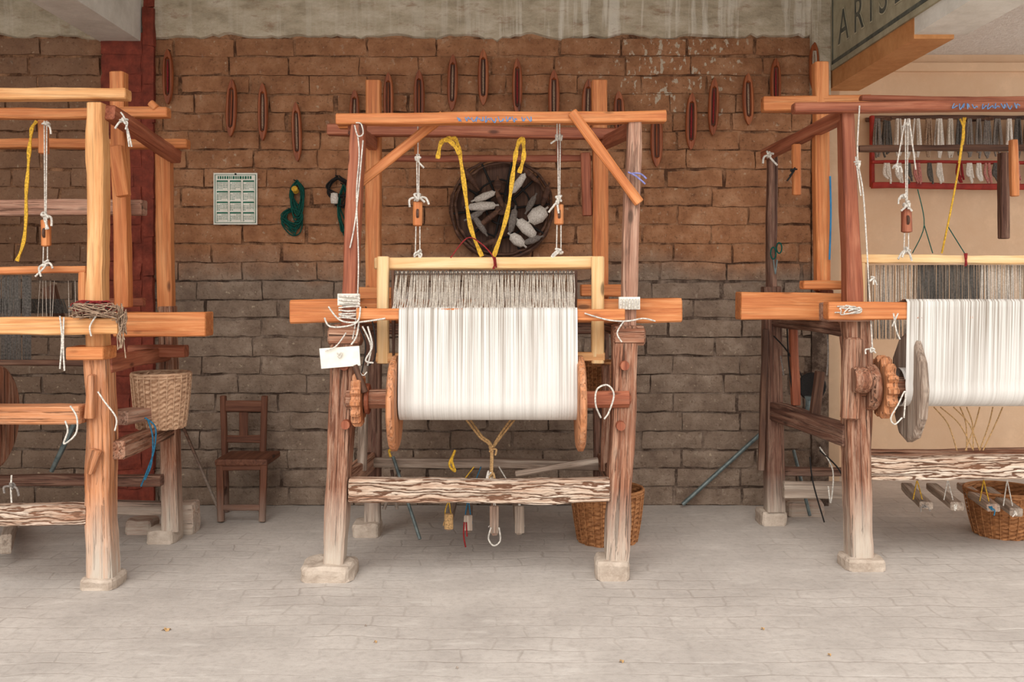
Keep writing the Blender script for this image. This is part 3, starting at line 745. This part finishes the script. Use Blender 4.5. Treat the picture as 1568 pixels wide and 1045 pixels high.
boxm('plaster_wrap_left',P(517,0,4.49).x,P(550,0,4.49).x,4.488,4.52,P(0,468,4.49).z,P(0,450,4.49).z,'paper',L)
boxm('plaster_wrap_right',P(948,0,4.49).x,P(980,0,4.49).x,4.488,4.52,P(0,474,4.49).z,P(0,455,4.49).z,'paper',L)
ropes('lilac_rag',[[P(962,264,4.48),P(974,270,4.46),P(988,282,4.46)],[P(966,266,4.48),P(980,266,4.46),P(990,274,4.46)]],0.004,'lilac',L)
a=P(489,534,4.43); b=P(550,530,4.43); c1=P(552,560,4.43); d=P(492,565,4.43); o=Vector((0,0.006,0))
mesh('card_tag',[a,b,c1,d,a+o,b+o,c1+o,d+o],[(0,1,2,3),(7,6,5,4),(0,4,5,1),(1,5,6,2),(2,6,7,3),(3,7,4,0)],'paper',L)
ropes('tag_string',[[P(498,538,4.42),P(515,530,4.42),P(530,510,4.44)],[P(545,560,4.43),P(555,575,4.43),P(562,570,4.44)],[P(516,540,4.42),P(520,548,4.42),P(524,540,4.42),P(517,545,4.42)]],0.003,'wstring',L)
ropes('side_loops',[[P(563,500,4.42),P(570,530,4.42),P(560,552,4.42),P(572,556,4.42)],[P(920,640,4.35),P(912,620,4.33),P(914,597,4.33),P(930,590,4.33),P(940,605,4.33),P(932,632,4.34),P(925,642,4.34)]],0.004,'wstring',L)
ropes('wire_loops',[[P(560,470,4.5),P(572,500,4.45),P(575,545,4.45),P(565,560,4.45)],[P(550,500,4.45),P(560,530,4.45),P(553,575,4.45)]],0.003,'blackrub',L)
rs=random.Random(12); LL=[]
x=700
while x<818:
    LL.append([P(x+rs.uniform(-2,3),179+rs.uniform(-1,2),4.489),P(x+rs.uniform(0,5),187+rs.uniform(-2,1),4.489),P(x+rs.uniform(3,8),181+rs.uniform(-2,4),4.489),P(x+rs.uniform(5,9),186+rs.uniform(-3,1),4.489)])
    x+=rs.uniform(8,13)
ropes('blue_lettering',LL,0.0026,'bluep',L)
ropes('treadle_cord',[[P(714,643,4.7),P(735,670,4.7),P(751,686,4.68),P(751,735,4.68)],[P(720,643,4.72),P(738,668,4.7),P(753,684,4.68),P(753,735,4.66)],
 [P(788,643,4.7),P(768,668,4.7),P(755,686,4.68)],[P(782,643,4.7),P(764,668,4.7),P(752,690,4.68)],[P(748,735,4.66),P(755,725,4.64),P(758,738,4.64)]],0.0055,'ochre',L)
knot('treadle_knot',752,688,4.67,0.02,'ochre',L,1); knot('treadle_knot_low',752,730,4.66,0.024,'whiteyarn',L,2)
for i,(x,y,m_) in enumerate([(687,806,'dark'),(717,808,'dark'),(757,812,'red'),(795,812,'grey')]):
    D=4.8; pb('treadle_%d'%(i+1),x,y,747+(x-747)*0.82,748,D,15,0.03,m_,L,D1=5.75)
    ropes('treadle_tie_%d'%(i+1),[[P(x-5,y-7,D),P(x-1,770,D),P(747+(x-747)*.35,715,4.78)],[P(x+5,y-7,D),P(x+1,770,D)]],0.003,['ystrap','blue','wstring','wstring'][i],L)
    knot('treadle_rag_%d'%(i+1),x,y-10,D-0.02,0.012,['ochre','blue','wstring','greyyarn'][i],L,2,i)
    pb('treadle_cap_%d'%(i+1),x-0,y-(36 if i>1 else 18),x,y+4,D-0.03,14,0.02,['ochre','grey','greypost','grey'][i],L)
ropes('yellow_rag',[[P(697,690,4.72),P(692,705,4.7),P(697,722,4.7),P(688,712,4.7),P(695,695,4.7)],[P(598,700,4.8),P(596,690,4.8),P(602,690,4.8)]],0.006,'ystrap',L)
ropes('red_rag',[[P(711,800,4.76),P(710,820,4.76),P(713,838,4.77)],[P(714,800,4.76),P(715,822,4.76)]],0.004,'redyarn',L)
ropes('white_loop',[[P(752,808,4.74),P(748,825,4.74),P(756,836,4.74),P(766,828,4.74),P(764,808,4.74)]],0.004,'wstring',L)
ropes('blue_pole',[[P(602,700,5.2),P(643,826,5.0)]],0.009,'metal',L,smooth=False)
ropes('dark_poles',[[P(612,720,5.3),P(588,780,5.3)],[P(600,720,5.3),P(608,780,5.3)]],0.009,'dark',L,smooth=False)
bk=basket('spool_basket',(P(918,0,5.08).x,5.08,P(0,604,5.08).z),0.07,0.082,0.165,'basketB',14,40)
bk.parent=L; bk.matrix_parent_inverse=Matrix.Translation(-Vector(L.location))

# ------------------------------------------------------------------ LEFT LOOM
DL=4.42; DLB=5.15
G=empty('floor_loom',(P(-70,0,4.8).x,4.8,0))
bA.parent=G; bA.matrix_parent_inverse=Matrix.Translation(-Vector(G.location))
rough_block('foot_block_right',132,186,879,894,DL,0.18,'block',G)
pb('leg_front_right',158,880,154,545,DL,38,0.12,'legor',G,w2=35,rough=0.004,bev=0.012)
pb('post_front_right',152,550,150,160,DL,26,0.09,'yellow',G,w2=23,rough=0.004)
pb('joint_collar',113,540,168,540,DL-0.02,20,0.15,'orange',G)
pb('post_second',190,470,182,112,4.75,21,0.07,'orange',G)
pb('post_back_right_upper',255,475,251,237,DLB,22,0.07,'orange',G)
pb('post_back_right_lower',264,812,257,470,DLB,25,0.09,'leg',G,w2=22)
rough_block('foot_block_back',231,275,806,827,DLB+.03,0.18,'block',G)
rough_block('loose_brick',276,302,768,815,DLB+.2,0.14,'greypost',G)
rough_block('loose_stone',197,240,793,812,5.35,0.14,'red',G)
pb('top_beam',-420,143,196,146,DL-0.01,17,0.08,'yellow',G)
pb('top_beam_second',-420,176,258,174,4.72,16,0.07,'orange',G)
pb('top_beam_third',-420,221,288,221,5.1,14,0.07,'orange',G)
pb('beam_end_block',232,158,240,166,4.7,10,0.05,'orange',G)
pb('side_rail_top',166,172,270,240,DL,21,0.06,'red',G,D1=DLB)
pb('middle_beam',-420,318,220,318,4.85,24,0.09,'greypost',G)
pb('side_short_post',178,225,190,300,4.65,20,0.05,'orange',G)
pb('thick_cross_beam',182,496,320,496,4.78,37,0.13,'orange',G)
pb('side_cross_low',200,538,285,538,5.0,18,0.08,'red',G)
pb('crossing_post',160,465,220,463,4.9,14,0.05,'red',G)
pb('front_beam',-420,499,186,499,DL-0.1,26,0.09,'yellow',G)
pb('cloth_beam',-420,636,128,634,4.42-0.06,28,0.10,'legor',G)
pb('low_front_rail',-420,790,137,788,DL-0.02,29,0.08,'crack',G,rough=0.004)
pb('low_mid_rail',-420,738,248,735,4.95,16,0.06,'legback',G)
pb('low_back_rail',150,776,262,778,5.15,20,0.06,'legback',G)
pb('side_rail_mid',180,690,262,655,DL,26,0.07,'leg',G,D1=DLB)
pb('side_rail_high',160,560,255,540,DL,22,0.07,'red',G,D1=DLB)
pb('shelf_board',178,640,232,632,4.6,20,0.12,'greypost',G,D1=4.95)
pb('leg_carving',138,640,141,575,DL-0.075,14,0.05,'legor',G,w2=8)
pb('leg_carving_low',148,690,139,725,DL-0.075,18,0.04,'legor',G,w2=8)
pb('beater_top',-380,416,133,414,4.6,11,0.04,'orange',G)
pb('beater_side',128,410,128,460,4.6,11,0.04,'orange',G)
pb('beater_lower',-380,556,140,556,4.6,9,0.04,'dark',G)
x=-300
pb('leg_front_left',x,880,x+4,160,DL,40,0.13,'legor',G); rough_block('foot_block_left',x-28,x+28,877,896,DL,0.2,'block',G)
pb('post_back_left',x+100,805,x+104,115,DLB,24,0.09,'orange',G); rough_block('foot_block_back_left',x+78,x+122,800,827,DLB,0.18,'block',G)
xa=P(-230,0,4.6).x
threads('heddle_cords',xa,P(48,0,4.6).x,[(4.6,P(0,422,4.6).z),(4.6,P(0,480,4.6).z),(4.6,P(0,552,4.6).z)],240,0.0020,'greyth2',G,0.5,0.05,11)
threads('heddle_cords_pale',xa,P(118,0,4.66).x,[(4.66,P(0,430,4.66).z),(4.66,P(0,500,4.66).z)],60,0.0014,'greyth',G,0.5,0.3,12)
threads('rear_warp',xa,P(112,0,4.9).x,[(4.8,P(0,458,4.8).z),(4.85,P(0,480,4.85).z)],200,0.003,'greyth2',G,0.5,0.0,13)
disc('flange',Vector((P(-14,0,4.42).x,4.42,P(0,640,4.42).z)),0.235,0.045,'leg',G,n=36,jit=0.01)
disc('roller_core',Vector((P(-155,0,4.42).x,4.42,P(0,640,4.42).z)),0.1,0.8,'whiteyarn',G,n=30)
pulley(70,185,330,376,408,4.55,G,'orange')
pb('hanger_stick',68,185,68,235,4.6,13,0.04,'orange',G)
strap([(56,185,0),(48,200,0),(44,240,0),(40,300,0),(38,360,0),(26,400,0)],4.55,0.014,'ystrap',G,'yellow_strap')
rn=random.Random(9)
def tangle(name,mat,n,cx_,cy_,sx_,sy_,D,r,par,hang=0):
    LL=[]
    for i in range(n):
        p=[P(cx_+rn.uniform(-sx_,sx_),cy_+rn.uniform(-sy_,sy_),D+rn.uniform(-.05,.05)) for _ in range(6)]
        if hang: p.append(P(cx_+rn.uniform(-sx_,sx_),cy_+hang*rn.uniform(.4,1),D-0.03))
        LL.append(p)
    ropes(name,LL,r,mat,par)
tangle('red_yarn_tangle','redyarn',26,140,472,30,11,4.3,0.0022,G)
tangle('grey_yarn_tangle','brownth',26,145,477,38,12,4.28,0.0022,G)
tangle('grey_warp_tangle','greyth2',14,135,470,30,9,4.3,0.002,G)
tangle('hanging_ends','brownth',10,186,490,8,22,4.3,0.0025,G,60)
ropes('white_strings',[[P(92,484,4.26),P(95,520,4.26),P(92,565,4.26)],[P(98,486,4.26),P(97,530,4.26),P(99,568,4.26)],[P(150,480,4.26),P(138,500,4.26),P(140,515,4.26)],
 [P(108,622,4.25),P(118,640,4.24),P(116,665,4.24),P(98,680,4.24),P(104,660,4.24),P(100,645,4.25)],[P(150,600,4.3),P(160,615,4.3),P(178,640,4.3),P(176,660,4.3)],[P(188,175,4.4),P(196,200,4.4),P(202,225,4.4)],[P(185,172,4.4),P(192,185,4.4),P(198,225,4.4)],
 [P(18,728,4.35),P(17,750,4.35),P(18,770,4.35)]],0.0038,'wstring',G)
knot('white_knot',190,186,4.4,0.02,'wstring',G,2); knot('blue_knot',18,745,4.35,0.02,'greyyarn',G,2)
ropes('blue_rope',[[P(222,640,4.6),P(238,655,4.6),P(236,690,4.6),P(226,720,4.6),P(216,745,4.6)],[P(226,642,4.6),P(234,670,4.6),P(232,710,4.6),P(222,735,4.6)]],0.004,'blue',G)
pb('drag_pole',78,722,118,640,5.3,7,0.02,'metal',G)
pb('treadle_1',10,834,20,800,4.7,26,0.05,'grey',G,D1=5.4)
pb('dark_lever',75,440,92,500,4.9,20,0.05,'dark',G)

# ------------------------------------------------------------------ RIGHT LOOM
DR=4.70; DRB=5.5
H=empty('floor_loom',(P(1560,0,5).x,5.0,0))
rough_block('foot_block_left',1288,1349,849,868,DR,0.18,'block',H)
rough_block('foot_block_back',1160,1200,779,799,DRB+.05,0.16,'block',H)
pb('leg_front_left',1315,850,1308,480,DR,32,0.13,'leg',H,w2=40,rough=0.004,bev=0.012)
pb('post_front_left',1305,480,1294,168,DR,25,0.09,'red',H,w2=19)
pb('joint_collar',1262,478,1330,478,DR-0.03,28,0.15,'greypost',H)
pb('leg_bulge',1302,640,1306,520,DR-0.07,28,0.06,'leg',H,bev=0.02)
pb('post_tall',1258,445,1256,97,5.0,21,0.07,'orange',H)
pb('post_tall_lower',1262,445,1262,490,5.0,21,0.08,'red',H)
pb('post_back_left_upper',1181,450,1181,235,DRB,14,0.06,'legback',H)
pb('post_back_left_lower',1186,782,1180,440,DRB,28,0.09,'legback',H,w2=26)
pb('top_beam_front',1215,166,2000,158,DR-0.05,15,0.07,'red',H)
pb('top_beam_middle',1168,160,1330,158,5.0,22,0.07,'orange',H)
pb('top_beam_upper_right',1318,151,2000,158,4.8,8,0.05,'red',H)
pb('side_rail_top',1294,176,1172,238,DR,17,0.06,'red',H,D1=DRB)
pb('top_beam_back',1315,228,1990,225,5.6,9,0.05,'dark',H)
pb('thick_cross_beam',1131,468,1300,470,4.95,42,0.13,'orange',H)
pb('thick_cap',1228,437,1288,437,4.92,13,0.08,'orange',H)
pb('breast_beam',1265,476,2000,476,DR-0.1,27,0.08,'orange',H)
pb('side_rail_mid',1300,505,1185,490,DR,20,0.06,'legback',H,D1=DRB)
pb('side_rail_low',1300,668,1184,628,DR,30,0.07,'legback',H,D1=DRB)
pb('low_front_rail',1328,716,2000,712,DR,34,0.09,'crack',H,rough=0.004)
pb('low_front_rail_rear',1330,694,2000,690,5.0,10,0.05,'leg',H)
pb('low_rear_rail',1200,722,2000,724,5.55,12,0.06,'legback',H)
pb('low_back_plank',1200,750,1300,752,5.4,25,0.05,'grey',H)
pb('back_diagonal',1172,505,1165,720,DRB-0.06,9,0.03,'dark',H)
pb('back_post_dark',1215,500,1218,620,5.3,12,0.05,'red',H)
pb('stand_post',1255,570,1247,640,5.1,14,0.05,'dark',H)
pb('beater_top',1312,398,2000,396,4.78,13,0.05,'light',H)
pb('beater_left',1318,392,1318,478,4.78,11,0.045,'light',H)
x=1930
pb('leg_front_right',x,850,x-8,168,DR,34,0.12,'leg',H); rough_block('foot_block_right',x-28,x+28,848,870,DR,0.2,'block',H)
pb('post_back_right',x-150,783,x-152,100,5.5,24,0.09,'orange',H); rough_block('foot_block_back_right',x-172,x-128,779,799,DRB,0.16,'block',H)
xa=P(1335,0,4.82).x; xb=P(1830,0,4.82).x
za=P(0,406,4.82).z; zb=P(0,520,4.82).z
threads('heddle_cords_pale',xa,xb,[(4.82,za),(4.82,(za+zb)/2),(4.82,zb)],210,0.0019,'greyth',H,0.5,0.05,21)
threads('heddle_cords_dark',P(1405,0,4.80).x,P(1500,0,4.80).x,[(4.80,za),(4.80,(za+zb)/2),(4.80,zb)],90,0.0016,'greyth2',H,0.6,0.15,22)
threads('heddle_cords_white',P(1500,0,4.8).x,xb,[(4.80,za),(4.80,zb)],100,0.0016,'whiteyarn',H,0.5,0.1,23)
threads('heddle_cords_dark_rear',xa,xb,[(4.9,za),(4.9,zb)],200,0.0016,'greyth2',H,0.5,0.1,24)
rc=P(0,594,4.62).z
cloth(H,P(1388,0,4.56).x,P(1820,0,4.56).x,(DR-0.14,P(0,460,4.56).z),(4.66,rc),0.09)
fl=Vector((P(1393,0,4.66).x,4.66,rc))
disc('flange_left',fl,0.26,0.04,'grey',H,n=12,sy=0.72,jit=0.03)
disc('flange_right',Vector((P(1826,0,4.66).x,4.66,rc)),0.26,0.04,'grey',H,n=12,sy=0.72,jit=0.02)
disc('roller_core',Vector((P(1606,0,4.66).x,4.66,rc)),0.06,1.28,'red',H,n=24)
beam('roller_axle',(P(1305,0,4.66).x,4.66,rc),(fl.x,4.66,rc),0.09,0.09,'leg',H,bev=0.02)
disc('ratchet_wheel',Vector((P(1352,0,4.66).x,4.66,rc)),0.148,0.05,'legor',H,teeth=14)
disc('ratchet_collar',Vector((P(1331,0,4.66).x,4.66,rc)),0.11,0.05,'leg',H,n=24)
disc('axle_cap',Vector((P(1315,0,4.60).x,4.58,rc+0.04)),0.06,0.07,'leg',H,n=18)
pulley(1388,182,312,355,388,4.72,H,'red')
pb('hanger_left',1219,222,1220,298,5.1,12,0.04,'orange',H)
knot('cord_knot',1215,262,5.05,0.018,'blackrub',H,2); knot('cord_knot',1180,238,5.3,0.024,'wstring',H,2)
pb('hanger_right',1537,235,1537,365,5.2,14,0.05,'legback',H)
pb('hanger_far_right',1552,215,1554,300,4.9,11,0.04,'orange',H)
ropes('white_cords',[[P(1316,162,4.6),P(1313,240,4.6),P(1322,300,4.6),P(1330,430,4.6),P(1336,540,4.6)],[P(1310,240,4.6),P(1318,300,4.6)],
 [P(1368,480,4.5),P(1372,505,4.5),P(1378,520,4.5)],[P(1375,480,4.5),P(1366,500,4.5)],[P(1381,640,4.5),P(1370,650,4.49),P(1364,640,4.49),P(1375,620,4.49),P(1386,600,4.49),P(1384,640,4.5)],
 [P(1255,685,5.0),P(1275,720,5.0),P(1272,770,5.0),P(1268,745,5.0)],[P(1386,182,4.65),P(1372,260,4.68)],[P(1392,182,4.65),P(1402,260,4.68)]],0.0036,'wstring',H)
for (x,y) in [(1313,250),(1334,427),(1334,535),(1385,300),(1372,255)]: knot('white_knot',x,y,4.59,0.016,'wstring',H,2)
ropes('yellow_cords',[[P(1475,180,4.7),P(1472,230,4.7),P(1460,300,4.72),P(1450,350,4.72),P(1442,388,4.76)],[P(1478,180,4.7),P(1468,250,4.7)],[P(1470,182,4.7),P(1476,200,4.7),P(1474,222,4.7)]],0.0045,'ystrap',H)
ropes('green_cords',[[P(1405,290,4.72),P(1415,345,4.72),P(1397,388,4.76)],[P(1415,345,4.72),P(1428,388,4.76)],[P(1450,345,4.72),P(1478,390,4.76)]],0.0024,'teal',H)
ropes('red_tie',[[P(1477,388,4.74),P(1480,406,4.74)],[P(1480,388,4.74),P(1478,408,4.74)]],0.005,'redyarn',H,smooth=False)
ropes('under_cords',[[P(a_,624,4.75),P((a_+b_)/2+4,650,4.78),P(b_,690,4.8)] for a_,b_ in [(1430,1465),(1470,1480),(1480,1490),(1520,1500),(1440,1490),(1535,1505),(1460,1500),(1500,1478)]],0.003,'ochre',H)
ropes('dark_wires',[[P(1185,515,5.4),P(1210,545,5.3),P(1235,600,5.3),P(1225,660,5.3)],[P(1205,500,5.4),P(1208,560,5.3),P(1215,610,5.3)],[P(1255,690,5.0),P(1285,720,5.0),P(1300,760,5.0)],[P(1240,700,5.2),P(1245,740,5.2),P(1262,800,5.2)]],0.004,'blackrub',H)
ropes('blue_tape',[[P(1271,270,4.95),P(1272,330,4.95),P(1270,398,4.95)]],0.005,'plastic_blue',H)
ropes('string_bits',[[P(1266,500,4.9),P(1268,540,4.9),P(1266,575,4.9)],[P(1195,545,5.3),P(1200,575,5.3)]],0.004,'greyyarn',H)
mesh('spool',*lathe_pts([(0,-0.05),(0.035,-0.05),(0.03,-0.03),(0.03,0.03),(0.035,0.05),(0,0.05)],14),'metal',H,Matrix.Translation(P(1242,622,5.2)))
disc('small_wheel',P(1243,592,5.3),0.075,0.02,'blackrub',H,axis='Y',n=20)
for i,(x,y) in enumerate([(1418,775),(1465,776),(1520,778),(1556,785)]):
    pb('treadle_%d'%(i+1),x,y,x-30-i*8,745,4.85,12,0.06,['grey','grey','leg','grey'][i],H,D1=5.6)
    ropes('treadle_tie_%d'%(i+1),[[P(x-20,y-10,4.9),P(x-14,735,4.9)],[P(x-6,y-10,4.9),P(x-14,735,4.9)]],0.003,['ystrap','wstring','ystrap','wstring'][i],H,smooth=False)
    knot('treadle_rag_%d'%(i+1),x-3,y,4.8,0.012,['greyyarn','wstring','blue','whiteyarn'][i],H,2)
LL=[]; x=1458
while x<1560:
    LL.append([P(x+rs.uniform(-2,3),158+rs.uniform(-1,2),4.605),P(x+rs.uniform(0,5),167+rs.uniform(-2,1),4.605),P(x+rs.uniform(3,8),160+rs.uniform(-2,3),4.605),P(x+rs.uniform(5,9),165+rs.uniform(-3,1),4.605)])
    x+=rs.uniform(8,13)
ropes('blue_lettering',LL,0.0026,'bluep',H)
tangle('beam_rags','wstring',5,1300,474,22,8,4.55,0.003,H)
rough_block('loose_brick',1200,1258,765,794,5.75,0.14,'greypost',H)
S=empty('scissors',P(1189,390,5.42))
ropes('blades',[[P(1184,398,5.44),P(1187,420,5.44)],[P(1190,398,5.44),P(1187,420,5.44)]],0.004,'metal',S,smooth=False)
ropes('handles',[[P(1184+4*math.cos(t),388+9*math.sin(t),5.44) for t in [i*math.pi/6 for i in range(13)]],[P(1193+4*math.cos(t),380+8*math.sin(t),5.44) for t in [i*math.pi/6 for i in range(13)]]],0.004,'teal',S)
S.parent=H; S.matrix_parent_inverse=Matrix.Translation(-Vector(H.location))

# ------------------------------------------------------------------ yarn rack on cream wall
Y=empty('yarn_rack',P(1440,240,CD-0.08)); D=CD-0.09
pb('rail_top',1335,180,1700,180,D,6,0.03,'dark',Y)
pb('rail_bottom',1335,284,1700,288,D-0.03,9,0.05,'redframe',Y)
pb('rail_mid',1335,248,1700,250,D-0.03,5,0.03,'redframe',Y)
pb('side_left',1335,178,1335,286,D,6,0.04,'redframe',Y)
pb('side_bracket',1600,178,1600,286,D,6,0.04,'redframe',Y)
for x in (1345,1500,1690): pb('wall_bracket',x,183,x,183,D,6,0.18,'dark',Y,D1=CD)
rn=random.Random(4)
x=1343
while x<1690:
    w=rn.uniform(11,17); mt=rn.choice(['greyyarn','whiteyarn','whiteyarn','greyth','greyth2','brownth','greyyarn'])
    LL=[]
    for k in range(10):
        o=rn.uniform(-w*.4,w*.4); b_=rn.uniform(225,243)
        LL.append([P(x+o*.6,182,D-0.01),P(x+o,205,D-0.02+rn.uniform(-.02,.02)),P(x+o*1.2,225,D-0.02),P(x+o*.4,b_,D-0.02)])
    ropes('hank_upper',LL,0.007,mt,Y)
    if rn.random()<0.75:
        mt=rn.choice(['whiteyarn','redyarn','whiteyarn','greyth2','pinkyarn'])
        LL=[[P(x+o*.6,250,D-0.05),P(x+o,266,D-0.06),P(x+o*.5+4,rn.uniform(270,282),D-0.06)] for o in [rn.uniform(-w*.4,w*.4) for _ in range(7)]]
        ropes('hank_lower',LL,0.007,mt,Y)
    x+=w+2

def leaf(x,y,s,mat):
    D=CH*F/(y-HY); c=P(x,y,D); v=[];f=[];n=9
    v.append((0,0,0.012))
    for i in range(n):
        a=2*math.pi*i/n; r=s*(1 if i%2 else 0.65); v.append((math.cos(a)*r,math.sin(a)*r*.7,0.004+0.008*(i%3==0)))
    for i in range(n): f.append((0,1+i,1+(i+1)%n))
    mesh('dry_leaf',v,f,mat,None,Matrix.Translation((c.x,c.y,-0.003)))
for (x,y,s) in [(255,966,.022),(952,1015,.012),(1168,965,.010),(575,985,.008),(1270,1005,.009)]: leaf(x,y,s,'ochre')
leaf(700,1025,.006,'dark'); leaf(560,960,.005,'dark')

# ------------------------------------------------------------------ camera, light
cam=bpy.data.cameras.new('cam'); cam.lens=35; cam.sensor_width=36; cam.sensor_fit='HORIZONTAL'
cam.shift_y=-(522.5-HY)/1568.0
co=bpy.data.objects.new('camera',cam); co.location=(0,0,CH); co.rotation_euler=(math.radians(90),0,0); col.objects.link(co)
bpy.context.scene.camera=co
w=bpy.data.worlds.new('sky'); bpy.context.scene.world=w; w.use_nodes=True
w.node_tree.nodes['Background'].inputs[0].default_value=(1.0,0.985,0.97,1); w.node_tree.nodes['Background'].inputs[1].default_value=1.6
sl=bpy.data.lights.new('sun','SUN'); sl.energy=2.0; sl.angle=math.radians(50); sl.color=(1,0.97,0.92)
so=bpy.data.objects.new('sun_light',sl); so.rotation_euler=(math.radians(50),0,math.radians(-12)); so.location=(0,-2,5); col.objects.link(so)
vs=bpy.context.scene.view_settings
vs.view_transform='Standard'; vs.exposure=0.0
